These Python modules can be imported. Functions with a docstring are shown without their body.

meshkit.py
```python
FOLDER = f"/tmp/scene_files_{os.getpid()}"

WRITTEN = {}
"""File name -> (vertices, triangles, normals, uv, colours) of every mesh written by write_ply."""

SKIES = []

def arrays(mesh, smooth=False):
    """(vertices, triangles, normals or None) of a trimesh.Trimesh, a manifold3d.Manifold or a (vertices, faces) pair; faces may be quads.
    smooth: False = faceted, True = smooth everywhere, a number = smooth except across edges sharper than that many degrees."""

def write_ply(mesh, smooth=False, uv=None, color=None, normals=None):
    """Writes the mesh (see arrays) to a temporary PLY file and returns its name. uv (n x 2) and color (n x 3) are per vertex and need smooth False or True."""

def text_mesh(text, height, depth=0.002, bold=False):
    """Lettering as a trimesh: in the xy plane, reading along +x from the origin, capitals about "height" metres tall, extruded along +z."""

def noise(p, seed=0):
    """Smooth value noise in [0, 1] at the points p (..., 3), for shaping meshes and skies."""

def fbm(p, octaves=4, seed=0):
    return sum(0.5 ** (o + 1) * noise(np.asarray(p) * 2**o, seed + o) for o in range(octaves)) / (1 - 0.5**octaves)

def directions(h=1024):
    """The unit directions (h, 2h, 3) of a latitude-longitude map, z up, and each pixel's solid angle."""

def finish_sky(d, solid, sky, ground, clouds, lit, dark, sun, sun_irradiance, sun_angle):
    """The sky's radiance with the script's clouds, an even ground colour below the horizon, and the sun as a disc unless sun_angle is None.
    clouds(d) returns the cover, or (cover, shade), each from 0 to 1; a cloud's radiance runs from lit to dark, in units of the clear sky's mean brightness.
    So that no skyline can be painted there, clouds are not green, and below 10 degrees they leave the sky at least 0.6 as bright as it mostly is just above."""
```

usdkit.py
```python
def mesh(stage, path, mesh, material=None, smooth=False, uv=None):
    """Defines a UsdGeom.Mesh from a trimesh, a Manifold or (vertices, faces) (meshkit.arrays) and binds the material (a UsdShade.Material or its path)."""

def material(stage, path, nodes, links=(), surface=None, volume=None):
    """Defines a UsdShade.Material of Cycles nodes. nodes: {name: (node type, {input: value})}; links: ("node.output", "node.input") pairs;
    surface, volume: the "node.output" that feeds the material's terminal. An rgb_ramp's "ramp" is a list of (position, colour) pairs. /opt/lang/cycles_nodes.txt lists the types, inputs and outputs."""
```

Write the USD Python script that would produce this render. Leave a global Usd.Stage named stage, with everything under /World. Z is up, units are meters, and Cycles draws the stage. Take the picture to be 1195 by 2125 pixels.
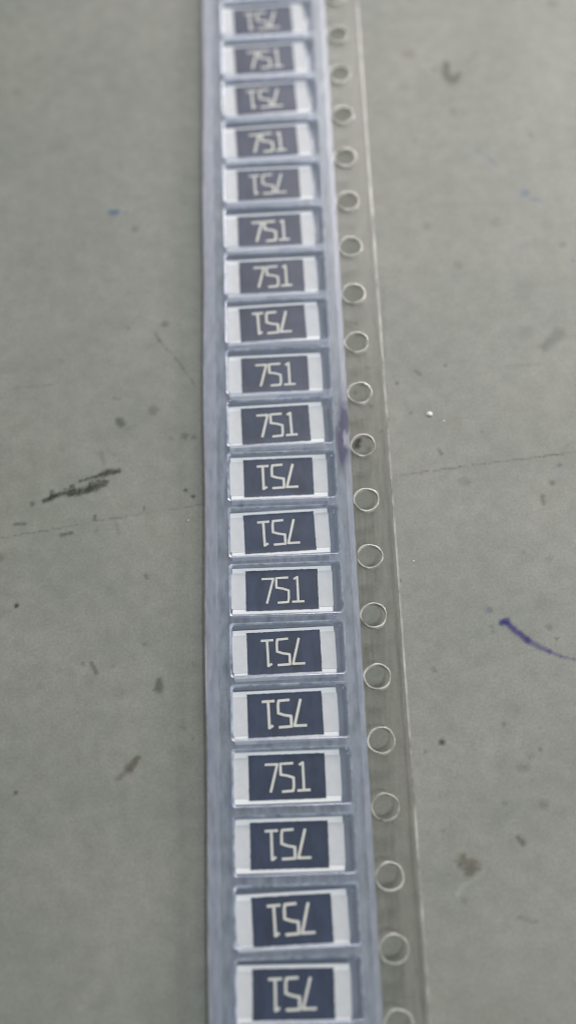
import math, random
import numpy as np
import trimesh
from shapely.geometry import Polygon, LineString, box as sbox
from shapely.ops import unary_union
from shapely import affinity
from pxr import Usd, UsdGeom, UsdLux, UsdShade, Gf, Sdf, Vt
import usdkit, meshkit

FSTOP = 11.5
LAMPS = [  # name, position, target, width, height (mm), radiance, colour
    ('ceiling_lamp', (300, 200, 1400), (0, -30, 0), 900, 900, .7, (.95, 1, .98)),
    ('far_lamp', (99, 148, 150), (5, 0, 0), 220, 100, 13.6, (1, .94, .925)),
    ('side_lamp', (150, -84, 72), (0, -50, 0), 60, 50, 21.5, (1, .91, .925)),
    ('tube_lamp', (240, -620, 1000), (0, -40, 0), 80, 80, 245., (.85, 1, .91)),
]
COVER = dict(tint=(.94, .955, .97), veil_color=(.3, .45, .88), veil=.062, rough=.36, refl0=.011, refl1=.14, nscale=500., streak=(3, 1, 1), vary=.35, bump=4e-6)
SEAL = dict(tint=(.93, .935, .96), veil_color=(.63, .67, .77), veil=.085, rough=.3, refl0=.02, refl1=.25, nscale=900., streak=(4, .6, 1), vary=.6, bump=6e-6)
LAND = dict(tint=(.89, .9, .915), veil_color=(.68, .71, .79), veil=.14, rough=.25, refl0=.02, refl1=.22, nscale=900., streak=(3, .7, 1), vary=.7, bump=8e-6)
CARRIER = dict(tint=(.9, .9, .885), veil_color=(.7, .72, .72), veil=.028, rough=.25, refl0=.008, refl1=.1, nscale=900., streak=(6, .6, 1), vary=.8, bump=6e-6)
POCKET = dict(tint=(.78, .8, .84), veil_color=(.66, .71, .86), veil=.09, rough=.12, refl0=.03, refl1=.5)
LIP = dict(tint=(.7, .72, .76), veil_color=(.78, .84, .97), veil=.3, rough=.14, refl0=.08, refl1=.5, nscale=1500., vary=.8)
EDGE = dict(tint=(.22, .22, .2), veil_color=(.85, .85, .8), veil=.3, rough=.25, refl0=.03, refl1=.3, nscale=400., vary=.6)
RIM = dict(tint=(.25, .25, .23), veil_color=(.9, .9, .85), veil=.42, rough=.2, refl0=.05, refl1=.5, nscale=900., vary=.7)
CERAMIC, TIN, COAT, PRINT = (.8, .79, .765), (.55, .545, .53), (.007, .009, .014), (.58, .56, .48)
MAT_A, MAT_B, MAT_C = (.168, .181, .163), (.187, .196, .178), (.206, .211, .194)
SEALS = [(-4.7, -4.0), (4.3, 4.66)]

stage = Usd.Stage.CreateInMemory()
UsdGeom.SetStageUpAxis(stage, 'Z'); UsdGeom.SetStageMetersPerUnit(stage, 1.0)
stage.SetDefaultPrim(UsdGeom.Xform.Define(stage, '/World').GetPrim())
S = 0.001                                   # everything below is measured in millimetres
rng = np.random.default_rng(11)

# ---------------------------------------------------------------- camera
R = np.array([[0.9993575, 0.0357767, 0.0021295], [-0.0307946, 0.8875513, -0.4596786], [-0.0183358, 0.4593177, 0.8880828]])
EYE = np.array([0.7034, -84.3821, 85.4863]); F = 3113.76 / 1195
cam = UsdGeom.Camera.Define(stage, '/World/camera')
M = np.eye(4); M[:3, :3] = R.T; M[3, :3] = EYE * S
cam.AddTransformOp().Set(Gf.Matrix4d(*M.ravel().tolist()))
cam.CreateHorizontalApertureAttr(10.0); cam.CreateFocalLengthAttr(10.0 * F)
cam.CreateVerticalApertureAttr(10.0 * 1024 / 575)
cam.CreateClippingRangeAttr(Gf.Vec2f(0.005, 20))
cam.CreateFocusDistanceAttr(92.5 * S); cam.CreateFStopAttr(FSTOP)
cam.CreateExposureAttr(-0.07)

# ---------------------------------------------------------------- lamps of the workshop
def lamp(name, pos, target, w, h, power, color):
    l = UsdLux.RectLight.Define(stage, '/World/' + name)
    pos, target = np.array(pos, float) * S, np.array(target, float) * S
    z = pos - target; z /= np.linalg.norm(z)
    x = np.cross([0, 1, 0] if abs(z[1]) < .9 else [1, 0, 0], z); x /= np.linalg.norm(x); y = np.cross(z, x)
    m = np.eye(4); m[0, :3], m[1, :3], m[2, :3], m[3, :3] = x, y, z, pos
    l.AddTransformOp().Set(Gf.Matrix4d(*m.ravel().tolist()))
    l.CreateWidthAttr(w * S); l.CreateHeightAttr(h * S)
    l.CreateIntensityAttr(power); l.CreateColorAttr(Gf.Vec3f(*color)); l.CreateNormalizeAttr(False)
for a in LAMPS: lamp(*a)

# ---------------------------------------------------------------- materials
def mat(name, nodes, links, surface): return usdkit.material(stage, '/World/Looks/' + name, nodes, links, surface)
def plain(name, color, rough=.5, spec=.5, noise=0., nscale=900., bump=0., **kw):
    nodes = {'g': ('texture_coordinate', {}), 'n': ('noise_texture', {'scale': nscale, 'detail': 4.}),
             'r': ('map_range', {'from_min': .25, 'from_max': .75, 'to_min': 1 - noise, 'to_max': 1 + noise}),
             'm': ('mix_color', {'blend_type': 'multiply', 'fac': 1., 'a': color, 'use_clamp': False}),
             'p': ('principled_bsdf', {'roughness': rough, 'specular_ior_level': spec, **kw}),
             'b': ('bump', {'strength': 1., 'distance': bump})}
    links = [('g.object', 'n.vector'), ('n.fac', 'r.value'), ('r.result', 'm.b'), ('m.result', 'p.base_color')]
    if bump: links += [('n.fac', 'b.height'), ('b.normal', 'p.normal')]
    return mat(name, nodes, links, 'p.BSDF')
def clear(name, tint, veil_color, veil, rough, refl0, refl1, nscale=0., streak=(1, 1, 1), vary=0., bump=0.):
    """thin clear plastic: see-through, a little milky, with a reflection that grows at grazing view"""
    nodes = {'t': ('transparent_bsdf', {'color': tint}), 'd': ('principled_bsdf', {'base_color': veil_color, 'roughness': .6, 'specular_ior_level': 0.}),
             'gl': ('glossy_bsdf', {'color': (1, 1, 1), 'roughness': rough, 'distribution': 'ggx'}),
             'lw': ('layer_weight', {'blend': .5}), 'pw': ('math', {'math_type': 'power', 'value2': 2.5}),
             'rf': ('map_range', {'from_min': 0., 'from_max': 1., 'to_min': refl0, 'to_max': refl1}),
             'vf': ('value', {'value': veil}), 'm1': ('mix_closure', {}), 'm2': ('mix_closure', {})}
    links = [('t.BSDF', 'm1.closure1'), ('d.BSDF', 'm1.closure2'), ('m1.closure', 'm2.closure1'), ('gl.BSDF', 'm2.closure2'),
             ('lw.facing', 'pw.value1'), ('pw.value', 'rf.value'), ('rf.result', 'm2.fac')]
    if vary:
        nodes |= {'g': ('texture_coordinate', {}), 'mp': ('mapping', {'scale': streak}), 'n': ('noise_texture', {'scale': nscale, 'detail': 4., 'roughness': .6}),
                  'vr': ('map_range', {'from_min': .3, 'from_max': .7, 'to_min': veil * (1 - vary), 'to_max': veil * (1 + vary)})}
        links += [('g.object', 'mp.vector'), ('mp.vector', 'n.vector'), ('n.fac', 'vr.value'), ('vr.result', 'm1.fac')]
        if bump:
            nodes['b'] = ('bump', {'strength': 1., 'distance': bump})
            links += [('n.fac', 'b.height'), ('b.normal', 'gl.normal')]
    else: links += [('vf.value', 'm1.fac')]
    return mat(name, nodes, links, 'm2.closure')

M_COVER = clear('cover_film', **COVER)
M_LAND = clear('bonded_plastic', **LAND)
M_SEAL = clear('seal_band', **SEAL)
M_CARRIER = clear('carrier_plastic', **CARRIER)
M_POCKET = clear('pocket_plastic', **POCKET)
M_LIP = clear('pocket_lip_plastic', **LIP)
M_EDGE = clear('cut_plastic_edge', **EDGE)
M_RIM = clear('punched_rim', **RIM)
M_CERAMIC = plain('white_ceramic', CERAMIC, .45, .4, .03)
M_TIN = plain('matte_tin', TIN, .6, .2, .05, 2500., 4e-6)
M_COAT = plain('black_overcoat', COAT, .45, .4, .12, 3000., 3e-6)
M_PRINT = plain('cream_print', PRINT, .5, .3, .12, 2500.)
M_CRUMB = plain('white_crumb', (.85, .82, .78), .6, .3, .05)

# grey rubber mat: mottling from noise, marks from the mesh's "stain" colours
M_TABLE = mat('rubber_mat', {
    'g': ('texture_coordinate', {}), 'c': ('attribute', {'attribute': 'stain'}),
    'n1': ('noise_texture', {'scale': 130., 'detail': 5., 'roughness': .6}), 'r1': ('rgb_ramp', {'ramp': [(.3, MAT_A), (.5, MAT_B), (.7, MAT_C)]}),
    'n2': ('noise_texture', {'scale': 900., 'detail': 4., 'roughness': .65}), 'r2': ('map_range', {'from_min': .3, 'from_max': .7, 'to_min': .9, 'to_max': 1.09}),
    'n3': ('noise_texture', {'scale': 6000., 'detail': 3.}), 'r3': ('map_range', {'from_min': .3, 'from_max': .7, 'to_min': .9, 'to_max': 1.1}),
    'm1': ('mix_color', {'blend_type': 'multiply', 'fac': 1., 'use_clamp': False}), 'm2': ('mix_color', {'blend_type': 'multiply', 'fac': 1., 'use_clamp': False}),
    'm3': ('mix_color', {'blend_type': 'multiply', 'fac': 1., 'use_clamp': False}),
    'b': ('bump', {'strength': .6, 'distance': 1.2e-5}),
    'p': ('principled_bsdf', {'roughness': .55, 'specular_ior_level': .35})},
    [('g.object', 'n1.vector'), ('g.object', 'n2.vector'), ('g.object', 'n3.vector'), ('n1.fac', 'r1.fac'), ('n2.fac', 'r2.value'), ('n3.fac', 'r3.value'),
     ('r1.color', 'm1.a'), ('r2.result', 'm1.b'), ('m1.result', 'm2.a'), ('r3.result', 'm2.b'), ('m2.result', 'm3.a'), ('c.color', 'm3.b'), ('m3.result', 'p.base_color'),
     ('n2.fac', 'b.height'), ('b.normal', 'p.normal')], 'p.BSDF')
M_INK = mat('violet_ink', {'c': ('attribute', {'attribute': 'cover'}), 't': ('transparent_bsdf', {}), 'd': ('principled_bsdf', {'base_color': (.015, .015, .08), 'roughness': .5}),
    'm': ('mix_closure', {})}, [('c.fac', 'm.fac'), ('t.BSDF', 'm.closure1'), ('d.BSDF', 'm.closure2')], 'm.closure')

# ---------------------------------------------------------------- helpers
used = {}
def path_for(parent, name):
    base = (parent.GetPath() if parent else Sdf.Path('/World')).AppendChild(name)
    n = used.get(base, 0); used[base] = n + 1
    return str(base) if n == 0 else f'{base}_{n:03d}'
def obj(name, mesh, material, parent=None, smooth=False, at=None):
    v, f = (np.asarray(mesh.vertices), np.asarray(mesh.faces)) if hasattr(mesh, 'vertices') else mesh
    return usdkit.mesh(stage, path_for(parent, name), (np.asarray(v, float) * S, np.asarray(f)), material, smooth).GetPrim()
def tag(p, **kw):
    for k, v in kw.items(): p.SetCustomDataByKey(k, v)
    return p
def thing(name, loc=(0, 0, 0), rot=0., **kw):
    x = UsdGeom.Xform.Define(stage, path_for(None, name)); x.AddTranslateOp().Set(Gf.Vec3d(*[a * S for a in loc])); x.AddRotateZOp().Set(rot)
    return tag(x.GetPrim(), **kw)
def loop(hx, hy, r, n=6, cx=0., cy=0.):
    r = min(r, hx, hy); pts = []
    for sx, sy, a0 in ((1, 1, 0), (-1, 1, 90), (-1, -1, 180), (1, -1, 270)):
        for a in np.radians(a0 + np.linspace(0, 90, n)):
            pts.append((cx + sx * (hx - r) + r * math.cos(a), cy + sy * (hy - r) + r * math.sin(a)))
    return pts
def stack(loops, cap0=True, cap1=True):
    """loops: [(points, z)] of equal length, joined from bottom to top"""
    n = len(loops[0][0]); v = np.array([(x, y, z) for pts, z in loops for x, y in pts]); f = []
    for k in range(len(loops) - 1):
        for i in range(n):
            a, b = k * n + i, k * n + (i + 1) % n
            f += [(a, b, b + n), (a, b + n, a + n)]
    for cap, k, flip in ((cap0, 0, True), (cap1, len(loops) - 1, False)):
        if cap:
            c = len(v); v = np.vstack([v, v[k * n:(k + 1) * n].mean(0)])
            for i in range(n):
                t = (k * n + i, k * n + (i + 1) % n, c); f.append(t[::-1] if flip else t)
    return v, np.array(f)
def block(hx, hy, z0, z1, r, b, cx=0., cy=0., n=4):
    return stack([(loop(hx - b, hy - b, r, n, cx, cy), z0), (loop(hx, hy, r, n, cx, cy), z0 + b), (loop(hx, hy, r, n, cx, cy), z1 - b),
                  (loop(hx - b * .3, hy - b * .3, r, n, cx, cy), z1 - b * .3), (loop(hx - b, hy - b, r, n, cx, cy), z1)])
def extrude(poly, z0, z1):
    out = []
    for g in getattr(poly, 'geoms', [poly]):
        m = trimesh.creation.extrude_polygon(g, z1 - z0, engine='earcut'); m.apply_translation((0, 0, z0)); out.append(m)
    return trimesh.util.concatenate(out)
def sheet(poly, z):
    v, f = trimesh.creation.triangulate_polygon(poly, engine='earcut')
    v, f = np.asarray(v), np.asarray(f)
    a, b, c = v[f[:, 0]], v[f[:, 1]], v[f[:, 2]]
    neg = np.cross(b - a, c - a) < 0; f[neg] = f[neg][:, ::-1]
    return np.column_stack([v, np.full(len(v), z)]), f
def grid(xs, ys):
    X, Y = np.meshgrid(xs, ys); n, m = X.shape
    i = np.arange(n * m).reshape(n, m); a, b, c, d = i[:-1, :-1].ravel(), i[:-1, 1:].ravel(), i[1:, 1:].ravel(), i[1:, :-1].ravel()
    return X.ravel(), Y.ravel(), np.vstack([np.column_stack([a, b, c]), np.column_stack([a, c, d])])
def primvar(prim, name, values):
    values = np.asarray(values, np.float32); api = UsdGeom.PrimvarsAPI(prim)
    if values.ndim == 2: api.CreatePrimvar(name, Sdf.ValueTypeNames.Color3fArray, 'vertex').Set(Vt.Vec3fArray.FromNumpy(values))
    else: api.CreatePrimvar(name, Sdf.ValueTypeNames.FloatArray, 'vertex').Set(Vt.FloatArray.FromNumpy(values))

# ---------------------------------------------------------------- the table mat
STAINS = [
 ('blue', 0.6, 0.5, [(-11.31, -15.45, 0.347), (-11.0, -15.34, 0.243)]),
 ('blue', 0.3, 0.5, [(-10.48, -15.49, 0.139), (-10.27, -15.54, 0.139)]),
 ('blue', 0.2, 0.5, [(-14.5, -28.01, 0.23)]),
 ('dark', 0.3, 0.5, [(-9.7, -16.99, 0.31)]),
 ('dark', 0.15, 0.5, [(-13.34, -18.11, 0.24)]),
 ('dark', 0.35, 0.5, [(-7.51, -25.24, 0.299)]),
 ('dark', 0.4, 0.5, [(-10.03, -25.45, 0.133)]),
 ('dark', 0.5, 0.5, [(-10.47, -32.86, 0.321), (-10.33, -33.13, 0.32)]),
 ('dark', 0.3, 0.5, [(-8.23, -32.17, 0.386)]),
 ('dark', 0.4, 0.5, [(-6.14, -34.22, 0.287)]),
 ('dark', 0.3, 0.5, [(-5.54, -34.36, 0.223)]),
 ('dark', 1, 0.8, [(-15.15, -38.64, 0.188), (-14.17, -38.22, 0.188), (-13.04, -38.13, 0.313), (-12.49, -37.97, 0.313), (-11.99, -37.78, 0.408), (-11.5, -37.55, 0.345), (-11.16, -37.42, 0.126)]),
 ('dark', 0.6, 0.8, [(-14.84, -38.59, 0.156), (-14.74, -38.02, 0.157)]),
 ('dark', 0.6, 0.8, [(-13.01, -37.35, 0.079), (-11.86, -37.0, 0.094)]),
 ('dark', 0.95, 0.8, [(-11.86, -37.0, 0.126), (-11.2, -36.78, 0.284), (-10.39, -36.67, 0.189)]),
 ('dark', 0.7, 0.8, [(-13.47, -37.68, 0.188)]),
 ('dark', 0.5, 0.5, [(-13.9, -37.88, 0.125)]),
 ('dark', 0.5, 0.5, [(-15.98, -38.89, 0.187)]),
 ('dark', 0.5, 0.5, [(-15.27, -38.71, 0.187)]),
 ('dark', 0.5, 0.5, [(-13.99, -41.23, 0.154), (-13.38, -41.08, 0.154)]),
 ('dark', 0.4, 0.5, [(-17.05, -40.31, 0.093), (-16.37, -40.31, 0.093)]),
 ('dark', 0.2, 0.5, [(-10.56, -40.51, 0.124), (-10.32, -41.24, 0.123)]),
 ('dark', 0.4, 0.5, [(-11.87, -39.9, 0.093), (-11.95, -40.24, 0.093)]),
 ('dark', 0.2, 0.5, [(-11.78, -41.01, 0.154)]),
 ('dark', 0.35, 0.3, [(-17.92, -41.31, 0.049), (-16.09, -40.97, 0.049)]),
 ('dark', 0.4, 0.3, [(-16.03, -41.01, 0.049), (-12.72, -40.49, 0.05)]),
 ('dark', 0.45, 0.3, [(-11.89, -40.28, 0.05), (-9.88, -40.05, 0.05)]),
 ('dark', 0.3, 0.3, [(-9.88, -40.08, 0.05), (-7.94, -39.74, 0.05)]),
 ('dark', 0.35, 0.3, [(-7.1, -39.67, 0.05), (-6.6, -39.59, 0.05)]),
 ('dark', 0.45, 0.3, [(-6.08, -39.5, 0.05), (-4.62, -39.32, 0.05)]),
 ('dark', 0.5, 0.3, [(-8.77, -39.67, 0.05), (-8.72, -39.33, 0.05)]),
 ('dark', 0.8, 0.5, [(-6.08, -38.27, 0.141)]),
 ('dark', 0.8, 0.5, [(-5.58, -38.75, 0.14)]),
 ('dark', 0.4, 0.5, [(-6.08, -38.27, 0.037), (-5.58, -38.75, 0.037)]),
 ('dark', 0.55, 0.5, [(-8.23, -25.92, 0.05), (-7.83, -26.65, 0.132)]),
 ('dark', 0.55, 0.2, [(-7.83, -26.65, 0.049), (-6.57, -28.35, 0.065), (-5.47, -30.24, 0.039)]),
 ('dark', 0.75, 0.5, [(-16.63, -46.03, 0.181)]),
 ('brown', 0.4, 0.5, [(-17.84, -42.75, 0.337)]),
 ('dark', 0.15, 0.5, [(-17.86, -29.99, 0.081), (-15.01, -29.84, 0.081)]),
 ('dark', 0.35, 0.5, [(-8.59, -44.26, 0.122), (-8.47, -44.46, 0.121)]),
 ('dark', 0.2, 0.5, [(-10.92, -31.04, 0.097), (-10.5, -31.25, 0.097)]),
 ('dark', 0.45, 0.5, [(-11.82, -50.04, 0.118), (-11.5, -50.75, 0.147)]),
 ('dark', 0.3, 0.5, [(-12.38, -50.08, 0.118)]),
 ('dark', 0.1, 0.5, [(-11.9, -51.17, 0.411)]),
 ('dark', 0.5, 0.5, [(-7.68, -51.33, 0.205), (-7.68, -51.89, 0.322)]),
 ('dark', 0.3, 0.5, [(-8.59, -48.96, 0.148)]),
 ('dark', 0.15, 0.5, [(-14.85, -51.49, 0.235)]),
 ('dark', 0.12, 0.5, [(-10.01, -52.11, 0.351)]),
 ('brown', 0.65, 0.5, [(-8.9, -56.18, 0.172), (-9.34, -56.72, 0.314)]),
 ('brown', 0.4, 0.5, [(-9.4, -56.96, 0.228), (-10.07, -57.43, 0.171)]),
 ('dark', 0.55, 0.5, [(-16.03, -58.06, 0.128)]),
 ('dark', 0.4, 0.5, [(-5.69, -55.16, 0.086)]),
 ('dark', 0.35, 0.5, [(-5.63, -50.25, 0.088), (-5.51, -50.47, 0.088)]),
 ('dark', 0.22, 0.5, [(-11.62, -35.28, 0.159), (-11.41, -36.08, 0.158)]),
 ('dark', 0.2, 0.5, [(-7.03, -34.37, 0.223)]),
 ('dark', 0.08, 0.5, [(-15.52, -8.97, 0.785)]),
 ('dark', 0.08, 0.5, [(-16.75, -5.18, 0.725)]),
 ('dark', 0.15, 0.5, [(-18.82, -3.66, 0.292)]),
 ('dark', 0.5, 0.5, [(13.62, -2.33, 0.255), (13.56, -3.54, 0.398), (14.02, -4.09, 0.434), (14.55, -3.44, 0.217)]),
 ('brown', 0.3, 0.5, [(10.95, -1.32, 0.475)]),
 ('brown', 0.3, 0.5, [(12.66, -2.91, 0.291)]),
 ('brown', 0.12, 0.5, [(10.38, -4.34, 0.578)]),
 ('brown', 0.15, 0.5, [(15.18, -2.4, 0.255), (15.89, -1.46, 0.256)]),
 ('blue', 0.4, 0.5, [(18.26, -15.02, 0.345)]),
 ('blue', 0.3, 0.5, [(18.82, -15.61, 0.172), (19.16, -15.67, 0.172)]),
 ('blue', 0.22, 0.5, [(15.06, -10.85, 0.105), (15.89, -11.44, 0.105), (16.5, -12.36, 0.105)]),
 ('dark', 0.35, 0.5, [(19.31, -9.68, 0.176)]),
 ('dark', 0.3, 0.5, [(20.49, -19.71, 0.27)]),
 ('blue', 0.3, 0.5, [(21.03, -21.16, 0.168)]),
 ('dark', 0.3, 0.5, [(22.3, 3.47, 0.446)]),
 ('dark', 0.2, 0.5, [(11.03, -17.72, 0.307)]),
 ('dark', 0.2, 0.5, [(12.97, -21.17, 0.404)]),
 ('dark', 0.15, 0.5, [(15.84, -17.51, 0.478)]),
 ('dark', 0.2, 0.5, [(13.78, -7.11, 0.357)]),
 ('dark', 0.12, 0.5, [(17.46, -23.43, 0.732)]),
 ('dark', 0.2, 0.5, [(10.73, -9.74, 0.212)]),
 ('dark', 0.6, 0.5, [(10.46, -35.83, 0.063), (10.65, -36.27, 0.126)]),
 ('dark', 0.4, 0.5, [(11.47, -29.43, 0.13)]),
 ('dark', 0.35, 0.5, [(9.4, -29.8, 0.097), (9.71, -30.05, 0.097)]),
 ('dark', 0.35, 0.5, [(8.89, -33.04, 0.128)]),
 ('ink', 0.5, 0.5, [(18.23, -37.41, 0.187)]),
 ('dark', 0.45, 0.5, [(17.59, -38.7, 0.217)]),
 ('dark', 0.4, 0.5, [(16.86, -39.66, 0.154), (16.89, -40.22, 0.154)]),
 ('dark', 0.28, 0.5, [(12.01, -38.4, 0.404)]),
 ('dark', 0.6, 0.5, [(8.08, -30.7, 0.129)]),
 ('dark', 0.35, 0.3, [(7.6, -37.69, 0.056), (8.47, -37.69, 0.056)]),
 ('dark', 0.55, 0.3, [(8.67, -37.63, 0.056), (9.68, -37.52, 0.056)]),
 ('dark', 0.45, 0.3, [(10.06, -37.47, 0.056), (10.88, -37.39, 0.056)]),
 ('dark', 0.5, 0.3, [(11.07, -37.37, 0.056), (12.11, -37.27, 0.056)]),
 ('dark', 0.55, 0.3, [(12.59, -37.18, 0.056), (13.54, -37.07, 0.056)]),
 ('dark', 0.45, 0.3, [(13.69, -37.08, 0.056), (16.54, -36.8, 0.056)]),
 ('dark', 0.6, 0.3, [(16.7, -36.77, 0.056), (18.55, -36.56, 0.056)]),
 ('dark', 0.3, 0.3, [(18.61, -36.56, 0.056), (19.4, -36.52, 0.056)]),
 ('ink', 0.35, 0.5, [(12.73, -47.5, 0.238)]),
 ('dark', 0.2, 0.5, [(12.78, -48.57, 0.148), (12.86, -48.95, 0.148)]),
 ('brown', 0.35, 0.5, [(16.32, -48.77, 0.266)]),
 ('brown', 0.4, 0.5, [(16.68, -49.52, 0.118)]),
 ('dark', 0.3, 0.5, [(18.27, -28.25, 0.391), (19.37, -27.12, 0.523)]),
 ('dark', 0.15, 0.5, [(17.09, -27.02, 0.589)]),
 ('dark', 0.12, 0.5, [(15.51, -29.68, 0.129), (17.79, -29.58, 0.129)]),
 ('dark', 0.35, 0.5, [(9.01, -51.27, 0.204)]),
 ('dark', 0.2, 0.5, [(13.44, -34.67, 0.158)]),
 ('brown', 0.3, 0.5, [(15.28, -43.56, 0.121)]),
 ('brown', 0.25, 0.5, [(16.83, -44.12, 0.242)]),
 ('dark', 0.5, 0.5, [(7.36, -45.25, 0.12)]),
 ('ink2', 0.95, 0.4, [(13.42, -48.37, 0.237), (13.76, -48.25, 0.237)]),
 ('ink2', 0.72, 0.35, [(13.69, -48.38, 0.207), (14.36, -49.08, 0.236), (14.9, -49.58, 0.235)]),
 ('ink2', 0.55, 0.35, [(14.9, -49.58, 0.221), (15.53, -50.04, 0.205), (16.14, -50.38, 0.161)]),
 ('ink', 0.6, 0.4, [(16.14, -50.38, 0.146), (16.83, -50.73, 0.102)]),
 ('ink', 0.4, 0.4, [(16.83, -50.73, 0.102), (17.97, -51.05, 0.073)]),
 ('ink', 0.4, 0.5, [(13.97, -48.55, 0.089), (14.77, -49.35, 0.059)]),
 ('dark', 0.8, 0.5, [(9.15, -55.89, 0.214)]),
 ('dark', 0.3, 0.5, [(8.17, -56.42, 0.142)]),
 ('dark', 0.35, 0.5, [(12.96, -54.89, 0.172)]),
 ('dark', 0.4, 0.5, [(14.94, -56.55, 0.142)]),
 ('dark', 0.18, 0.5, [(14.27, -56.94, 0.283)]),
 ('dark', 0.25, 0.5, [(13.83, -57.63, 0.395)]),
 ('dark', 0.25, 0.5, [(14.74, -59.92, 0.335)]),
 ('dark', 0.2, 0.5, [(12.52, -59.73, 0.196)]),
 ('brown', 0.6, 0.5, [(9.83, -63.07, 0.439), (10.25, -63.28, 0.466), (10.05, -63.68, 0.246)]),
 ('pale', 0.3, 0.2, [(10.93, -63.66, 0.082), (10.17, -64.18, 0.137), (9.52, -64.49, 0.164), (9.34, -65.02, 0.109)]),
 ('dark', 0.2, 0.5, [(9.65, -65.25, 0.217)]),
 ('dark', 0.45, 0.5, [(13.05, -61.73, 0.138), (13.34, -62.14, 0.165)]),
 ('dark', 0.18, 0.5, [(12.61, -66.29, 0.108), (13.66, -66.6, 0.108)]),
 ('dark', 0.3, 0.5, [(8.82, -61.22, 0.139)]),
 ('pale', 0.1, 0.2, [(6.47, -52.11, 0.087), (12.04, -50.13, 0.088)]),
 ('pale', 0.1, 0.2, [(-12.25, -35.25, 0.095), (-10.25, -40.31, 0.093), (-8.35, -44.47, 0.091)]),
 ('pale', 0.1, 0.5, [(18.83, -29.05, 0.162), (20.01, -31.4, 0.16)]),
 ('dark', 0.85, 0.5, [(5.12, -35.42, 0.284), (5.33, -34.96, 0.19)]),
 ('dark', 0.3, 0.5, [(5.87, -35.64, 0.158)]),
 ('dark', 0.5, 0.5, [(6.79, -34.39, 0.127)]),
 ('dark', 0.4, 0.5, [(6.26, -32.48, 0.128)]),
 ('dark', 0.25, 0.5, [(6.21, -32.33, 0.192)]),
 ('dark', 0.5, 0.5, [(7.26, -33.49, 0.096)]),
 ('dark', 0.3, 0.5, [(5.27, -31.34, 0.193)]),
 ('dark', 0.4, 0.5, [(6.12, -29.36, 0.13), (6.37, -29.44, 0.13)]),
 ('dark', 0.4, 0.5, [(5.34, -29.25, 0.097)]),
 ('dark', 0.12, 0.5, [(7.64, -23.0, 0.1), (7.37, -28.56, 0.098)]),
 ('brown', 0.15, 0.5, [(5.71, -9.5, 0.319)]),
]
INK = dict(dark=(.1, .105, .095), blue=(.22, .44, .9), ink=(.32, .28, .75), ink2=(.1, .07, .62), pale=(1.5, 1.5, 1.5), brown=(.38, .31, .25))
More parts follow.
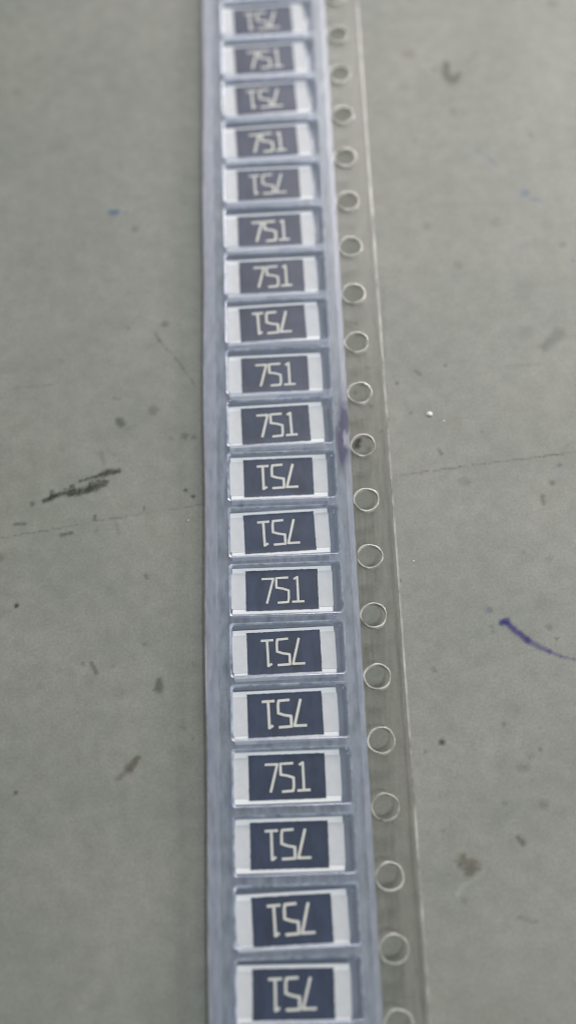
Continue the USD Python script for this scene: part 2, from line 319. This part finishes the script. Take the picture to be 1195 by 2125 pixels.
def paint(x, y):
    col = np.ones((len(x), 3))
    P = np.column_stack([x, y, np.zeros_like(x)])
    def one(color, amount, rag, pts, seed):
        rmax = max(p[2] for p in pts); px, py = [p[0] for p in pts], [p[1] for p in pts]; pad = 2.2 * rmax + .2
        m = np.nonzero((x > min(px) - pad) & (x < max(px) + pad) & (y > min(py) - pad) & (y < max(py) + pad))[0]
        if not len(m): return
        q = P[m]; d = np.full(len(m), 9.)
        segs = list(zip(pts[:-1], pts[1:])) or [(pts[0], pts[0])]
        for a, b in segs:
            ab = np.array([b[0] - a[0], b[1] - a[1]]); L = max(ab @ ab, 1e-9)
            t = np.clip(((q[:, 0] - a[0]) * ab[0] + (q[:, 1] - a[1]) * ab[1]) / L, 0, 1)
            dd = np.hypot(q[:, 0] - a[0] - t * ab[0], q[:, 1] - a[1] - t * ab[1]); d = np.minimum(d, dd / (a[2] + t * (b[2] - a[2])))
        n = meshkit.fbm(q * (1.9 / max(rmax, .14)) + seed * 7.3, 3, seed); n2 = meshkit.fbm(q * 9 + seed, 3, seed + 5)
        d = d + rag * 2.1 * (n - .5)
        w = np.clip((1.45 - d) / (.6 if rmax < .12 else 1.15), 0, 1); w = w * w * (3 - 2 * w) * amount * (np.clip((n2 - .2) * 2.6, .1, 1) if rmax < .09 else np.clip(1 - rag * 1.1 * (n2 - .4), .5, 1))
        c = np.array(color); col[m] *= 1 - w[:, None] + w[:, None] * c
    for k, (c, a, rag, pts) in enumerate(STAINS): one(INK[c], min(1, a * (1.4 if c[0] == 'b' and c != 'brown' else 1.25 if pts[0][2] > .075 else .95)), rag, pts, k + 1)
    r = random.Random(5)
    for k in range(190):                       # faint smudges and specks of use
        a = r.uniform(0, 3.14); X, Y = r.uniform(-24, 28), r.uniform(-76, 10); L = r.choice([0, 0, 0, .3, .8]) ; q = r.choice([.07, .1, .14, .2, .35, .6])
        one(INK[r.choice(['dark', 'dark', 'brown', 'dark'])], r.uniform(.05, .2) * (1.2 if q < .15 else .6), .8, [(X, Y, q), (X + L * math.cos(a), Y + L * math.sin(a), q * .7)], 200 + k)
    for k in range(90):                        # fine scratches
        a = r.uniform(0, 3.14); X, Y, L = r.uniform(-22, 26), r.uniform(-76, 8), r.uniform(1, 12)
        one(INK[r.choice(['dark', 'pale', 'pale'])], r.uniform(.05, .16), .4, [(X, Y, .05), (X + L * math.cos(a), Y + L * math.sin(a), .04)], 700 + k)
    for k in range(26):                        # broad cloudy wear
        one(r.choice([(.9, .93, .93), (1.07, 1.05, 1.03), (.94, .91, .88), (.93, .97, .93)]), .45, 1., [(r.uniform(-24, 26), r.uniform(-76, 8), r.uniform(2, 5))], 800 + k)
    return col
xs = np.concatenate([np.linspace(-400, -30, 12)[:-1], np.arange(-30, -23, .8), np.arange(-23, 27, .115), np.arange(27, 33, .8), np.linspace(33, 400, 12)])
ys = np.concatenate([np.linspace(-400, -82, 12)[:-1], np.arange(-82, -75, .8), np.arange(-75, 8, .125), np.arange(8, 16, .8), np.linspace(16, 400, 12)])
gx, gy, gf = grid(xs, ys)
table = tag(obj('table_mat', (np.column_stack([gx, gy, np.zeros_like(gx)]), gf), M_TABLE), kind='structure')
primvar(table, 'stain', paint(gx, gy))

# ---------------------------------------------------------------- the carrier tape
Y0, Y1, TOP, THICK = -82., 14., 1.1, .28
ROWS = range(-2, 21)                                            # pockets at y = 2 - 4k, sprocket holes at y = -4k
tape = thing('carrier_tape', label='clear plastic carrier tape with punched holes and pockets, sealed under bluish cover film', category='carrier tape')
def left_edge(y): return -4.74 + .10 * (((y + 36) / 36.) ** 2 - .5) - .03 * math.sin(y * .35)
edge_y = np.arange(Y0, Y1 + .1, 1.)
PX, PHX, PHY = .21, 3.44, 1.7                                   # pocket centre and half sizes at the flange
holes = [(5.5, -4. * k) for k in range(-3, 21)]
outline = Polygon([(left_edge(y), y) for y in edge_y] + [(7.25, Y1), (7.25, Y0)])
cut = [Polygon(loop(PHX, PHY, .2, 8, PX, 2 - 4. * k)) for k in ROWS]
punched = [Polygon([(cx + .8 * math.cos(a), cy + .8 * math.sin(a)) for a in np.linspace(0, 2 * math.pi, 41)[:-1]]) for cx, cy in holes]
flange_shape = outline.difference(unary_union(cut + punched))
for part, shape, m in (('flange', flange_shape.intersection(sbox(4.64, Y0, 9, Y1)), M_CARRIER), ('sealing_land', flange_shape.intersection(sbox(-9, Y0, 4.64, Y1)), M_LAND)):
    tv, tf = sheet(shape, TOP); bv, bf = sheet(shape, TOP - THICK)
    obj(part, (np.vstack([tv, bv]), np.vstack([tf, bf[:, ::-1] + len(tv)])) if part == 'flange' else (tv, tf), m, tape)
obj('cut_edge', extrude(Polygon([(left_edge(y), y) for y in edge_y] + [(left_edge(y) + .09, y) for y in edge_y[::-1]]), TOP - THICK - .004, TOP + .004), M_EDGE, tape)
ed = np.random.default_rng(3)
obj('cut_edge', extrude(Polygon([(7.25 + .008 * ed.standard_normal(), y) for y in np.arange(Y0, Y1 + .1, .5)] + [(7.1, Y1), (7.1, Y0)]), TOP - THICK - .004, TOP + .004), M_EDGE, tape)
for i, (cx, cy) in enumerate(holes):
    j = np.random.default_rng(40 + i); A = np.linspace(0, 2 * math.pi, 49)[:-1]
    wob = .018 * np.sin(3 * A + j.uniform(0, 6)) + .014 * np.sin(5 * A + j.uniform(0, 6)) + .008 * j.standard_normal(48)
    ri, ro = .735 + .3 * wob, .815 + wob + .025 * np.abs(np.sin(A))
    ring = lambda r: [(cx + q * math.cos(a), cy + q * math.sin(a)) for q, a in zip(r, A)]
    v, f = stack([(ring(ro), TOP - THICK - .004), (ring(ro), TOP), (ring(ro - .03), TOP + .012), (ring(ri + .02), TOP + .01), (ring(ri), TOP - .02), (ring(ri + .01), TOP - THICK - .004)], False, False)
    obj('hole_rim', (v, f), M_RIM, tape, 40)
for k in ROWS:
    cy = 2 - 4. * k; L = []
    lip = [(loop(PHX + .05, PHY + .05, .22, 8, PX, cy), TOP + .002)]
    for a in np.linspace(0, math.pi / 2, 5): lip.append((loop(PHX + .07 - .13 * math.sin(a), PHY + .07 - .13 * math.sin(a), .2, 8, PX, cy), TOP + .02 - .12 * (1 - math.cos(a))))
    L.append(lip[-1])
    L.append((loop(PHX - .06, PHY - .05, .17, 8, PX, cy), .25))
    for a in np.linspace(0, math.pi / 2, 4): L.append((loop(PHX - .07 - .16 * math.sin(a) * math.sin(a), PHY - .06 - .16 * math.sin(a) * math.sin(a), .15, 8, PX, cy), .06 + .12 * (1 - math.sin(a))))
    L.append((loop(.6, .3, .2, 8, PX, cy), .05))
    v, f = stack(L[::-1], True, False)
    pk = obj('pocket', (v, f[:, ::-1]), M_POCKET, tape, 50)
    v, f = stack(lip, False, False); obj('pocket_lip', (v, f), M_LIP, pk, 50)
    e = np.random.default_rng(300 + k)
    for _ in range(int(e.integers(1, 4))):
        m = trimesh.creation.icosphere(1, e.uniform(.03, .065)); m.apply_translation((PX + PHX - e.uniform(.08, .3), cy + PHY - e.uniform(.1, .5), TOP - .08)); obj('mould_mark', m, M_LIP, pk, True)
# cover film: one long sheet sealed along both sides, slack over the pockets
fx, fy = np.arange(-4.62, 4.66, .16), np.arange(Y0, Y1, .18)
X, Y, cf = grid(fx, fy)
lx = np.array([left_edge(y) for y in Y]) + .03
Xe = np.where(X < -4.5, lx, X)
in_pocket = np.clip((PHX - np.abs(X - PX)) / .5, 0, 1) * np.clip((PHY - np.abs((Y % 4) - 2)) / .4, 0, 1)
P = np.column_stack([X, Y, 0 * X])
Z = TOP + .03 - .05 * in_pocket + .05 * in_pocket * (meshkit.fbm(P * [.5, .9, 1], 2, 3) - .5) + .012 * (meshkit.fbm(P * [1.6, .35, 1], 3, 8) - .5)
cover = obj('cover_film', (np.column_stack([Xe, Y, Z]), cf), M_COVER, tape, True)
ys_ = np.arange(Y0, Y1, .5)
for a, b in SEALS:
    e = np.random.default_rng(int(abs(a) * 100))
    la = [((left_edge(y) + .05) if a < -4.6 else a + .012 * e.standard_normal(), y) for y in ys_]; lb = [(b + .02 * e.standard_normal(), y) for y in ys_[::-1]]
    obj('seal_band', extrude(Polygon(la + lb), TOP + .045, TOP + .06), M_SEAL, tape)
sx, sy = np.arange(3.75, 4.68, .06), np.arange(-38.2, -31., .06)
X, Y, sf = grid(sx, sy); P = np.column_stack([X, Y, 0 * X])
nn = meshkit.fbm(P * [1.6, .7, 1], 4, 21)
a = np.exp(-((X - 4.3) / .36) ** 2 - ((Y + 34.7) / 1.7) ** 2) * 1.9 + .7 * np.exp(-((X - 4.1) / .16) ** 2 - ((Y + 36.6) / .8) ** 2)
sm = obj('ink_smudge', (np.column_stack([X, Y, np.full(len(X), TOP + .075)]), sf), M_INK, tape)
primvar(sm, 'cover', np.clip(a * np.clip((nn - .25) * 3., 0, 1), 0, .62))

# ---------------------------------------------------------------- chip resistors
ZB, ZT = .09, .66
def serrate(hx, hy, seed):
    e = np.random.default_rng(seed); n, m = 46, 28
    top = [(x, hy) for x in np.linspace(-hx, hx, n)]; right = [(hx, y) for y in np.linspace(hy, -hy, m)][1:]
    bot = [(x, -hy) for x in np.linspace(hx, -hx, n)][1:]; left = [(-hx, y) for y in np.linspace(-hy, hy, m)][1:-1]
    return Polygon([(x + .009 * e.standard_normal(), y + .008 * e.standard_normal()) for x, y in top + right + bot + left]).buffer(0)
U = lambda pts: [((x - 634) * .0085, -(y - 342) * .0098) for x, y in pts]
STROKES = [[[(487, 262), (572, 262), (566, 285), (522, 432)]],
           [[(682, 258), (594, 260), (594, 326), (640, 334), (682, 348), (682, 400), (676, 428), (600, 431)]],
           [[(722, 270), (748, 256), (750, 427)], [(706, 427), (794, 425)]]]
def resistor(root, seed):
    obj('ceramic_body', block(3.1, 1.58, ZB, ZT, .06, .05), M_CERAMIC, root, 35)
    for s in (-1, 1):
        obj('terminal', block(.46, 1.24, ZB - .02, ZT + .022, .1, .03, s * (3.125 - .44)), M_TIN, root, 35)
    c = obj('overcoat', extrude(serrate(2.235, 1.36, seed), ZT - .02, ZT + .035), M_COAT, root)
    j = np.random.default_rng(seed); w, ox, oy = .07 + .006 * j.uniform(-1, 1), .03 * j.uniform(-1, 1), .03 * j.uniform(-1, 1)
    for strokes in STROKES:
        d = unary_union([LineString(U(s)).buffer(w, cap_style=2, join_style=1) for s in strokes]).buffer(.012).buffer(-.006)
        obj('digit', extrude(affinity.translate(d, ox, oy + .008 * j.uniform(-1, 1)), ZT + .03, ZT + .042), M_PRINT, c)
POSE = [(-.1, .0, 2.), (-0.12, 0.06, 2.6), (-0.11, 0.08, 2.4), (-0.08, 0.15, 2.6), (-0.11, 0.0, 2.8), (-0.08, 0.08, 1.0), (-0.11, -0.08, 1.22), (-0.06, -0.06, 1.11), (-0.09, 0.05, 2.0), (-0.05, -0.07, 0.7), (-0.11, 0.01, 1.62), (-0.03, 0.07, 0.45), (-0.07, 0.08, 1.63), (-0.04, 0.09, -0.1), (-0.03, -0.06, 0.96), (-0.08, -0.04, 0.91), (-0.09, 0.12, 0.11), (-0.08, 0.09, -0.19), (-0.05, -0.14, 1.4), (-0.11, -0.13, -0.9)]
FLIP = [0, 1, 0, 1, 0, 1, 0, 0, 1, 0, 0, 1, 1, 0, 1, 1, 0, 1, 1, 1]
ORD = 'first second third fourth fifth sixth seventh eighth ninth tenth'.split()
protos = []
for i, (dx, dy, ang) in enumerate(POSE):
    k = i - 1
    way = 'upside down' if FLIP[i] else 'upright'
    if i == 0: lab = 'blurred white chip resistor cut off by the top edge of the photo'
    elif k == 18: lab = 'lowest black chip resistor in the tape, 751 printed upside down'
    elif k == 0: lab = 'topmost blurred chip resistor showing its whole black face, 751 printed upside down'
    elif k < 10: lab = f'black chip resistor with white ends, 751 printed {way}, {ORD[k]} from the top'
    else: lab = f'black chip resistor with white ends, 751 printed {way}, {ORD[18 - k]} from the bottom'
    r = thing('chip_resistor', (dx, 2 - 4. * k + dy, 0), ang + (180 if FLIP[i] else 0), label=lab, category='resistor', group='chip resistors in the carrier tape')
    if i < 7:
        resistor(r, 60 + i); protos.append(r)
    else:
        r.GetReferences().AddInternalReference(protos[(i * 3 + 1) % 7].GetPath())
        x = UsdGeom.Xformable(r); r.SetInstanceable(True)

# ---------------------------------------------------------------- crumbs on the mat
def crumb(name, x, y, sx, sy, sz, seed, **kw):
    e = np.random.default_rng(seed); d = e.standard_normal((16, 3)); d /= np.linalg.norm(d, axis=1)[:, None]
    m = trimesh.Trimesh(d * e.uniform(.75, 1.15, (16, 1)) * [sx, sy, sz], np.zeros((0, 3), int), process=False).convex_hull
    v = np.array(m.vertices); v[:, 2] -= v[:, 2].min()
    tag(obj(name, (v + [x, y, 0], m.faces), M_CRUMB), **kw)
crumb('crumb', 10.09, -33.2, .22, .19, .09, 4, label='white crumb lying on the mat right of the tape, largest of the white bits', category='crumb')
crumb('dust_speck', 11.0, -33.76, .045, .045, .03, 5, label='tiny white speck on the mat just right of the white crumb', category='speck')
crumb('dust_speck', 8.29, -43.95, .055, .05, .03, 6, label='tiny white speck on the mat close to the punched edge of the tape', category='speck')
crumb('dust_speck', -5.89, -40.48, .04, .05, .03, 7, label='tiny white speck on the mat close to the left side of the tape', category='speck')
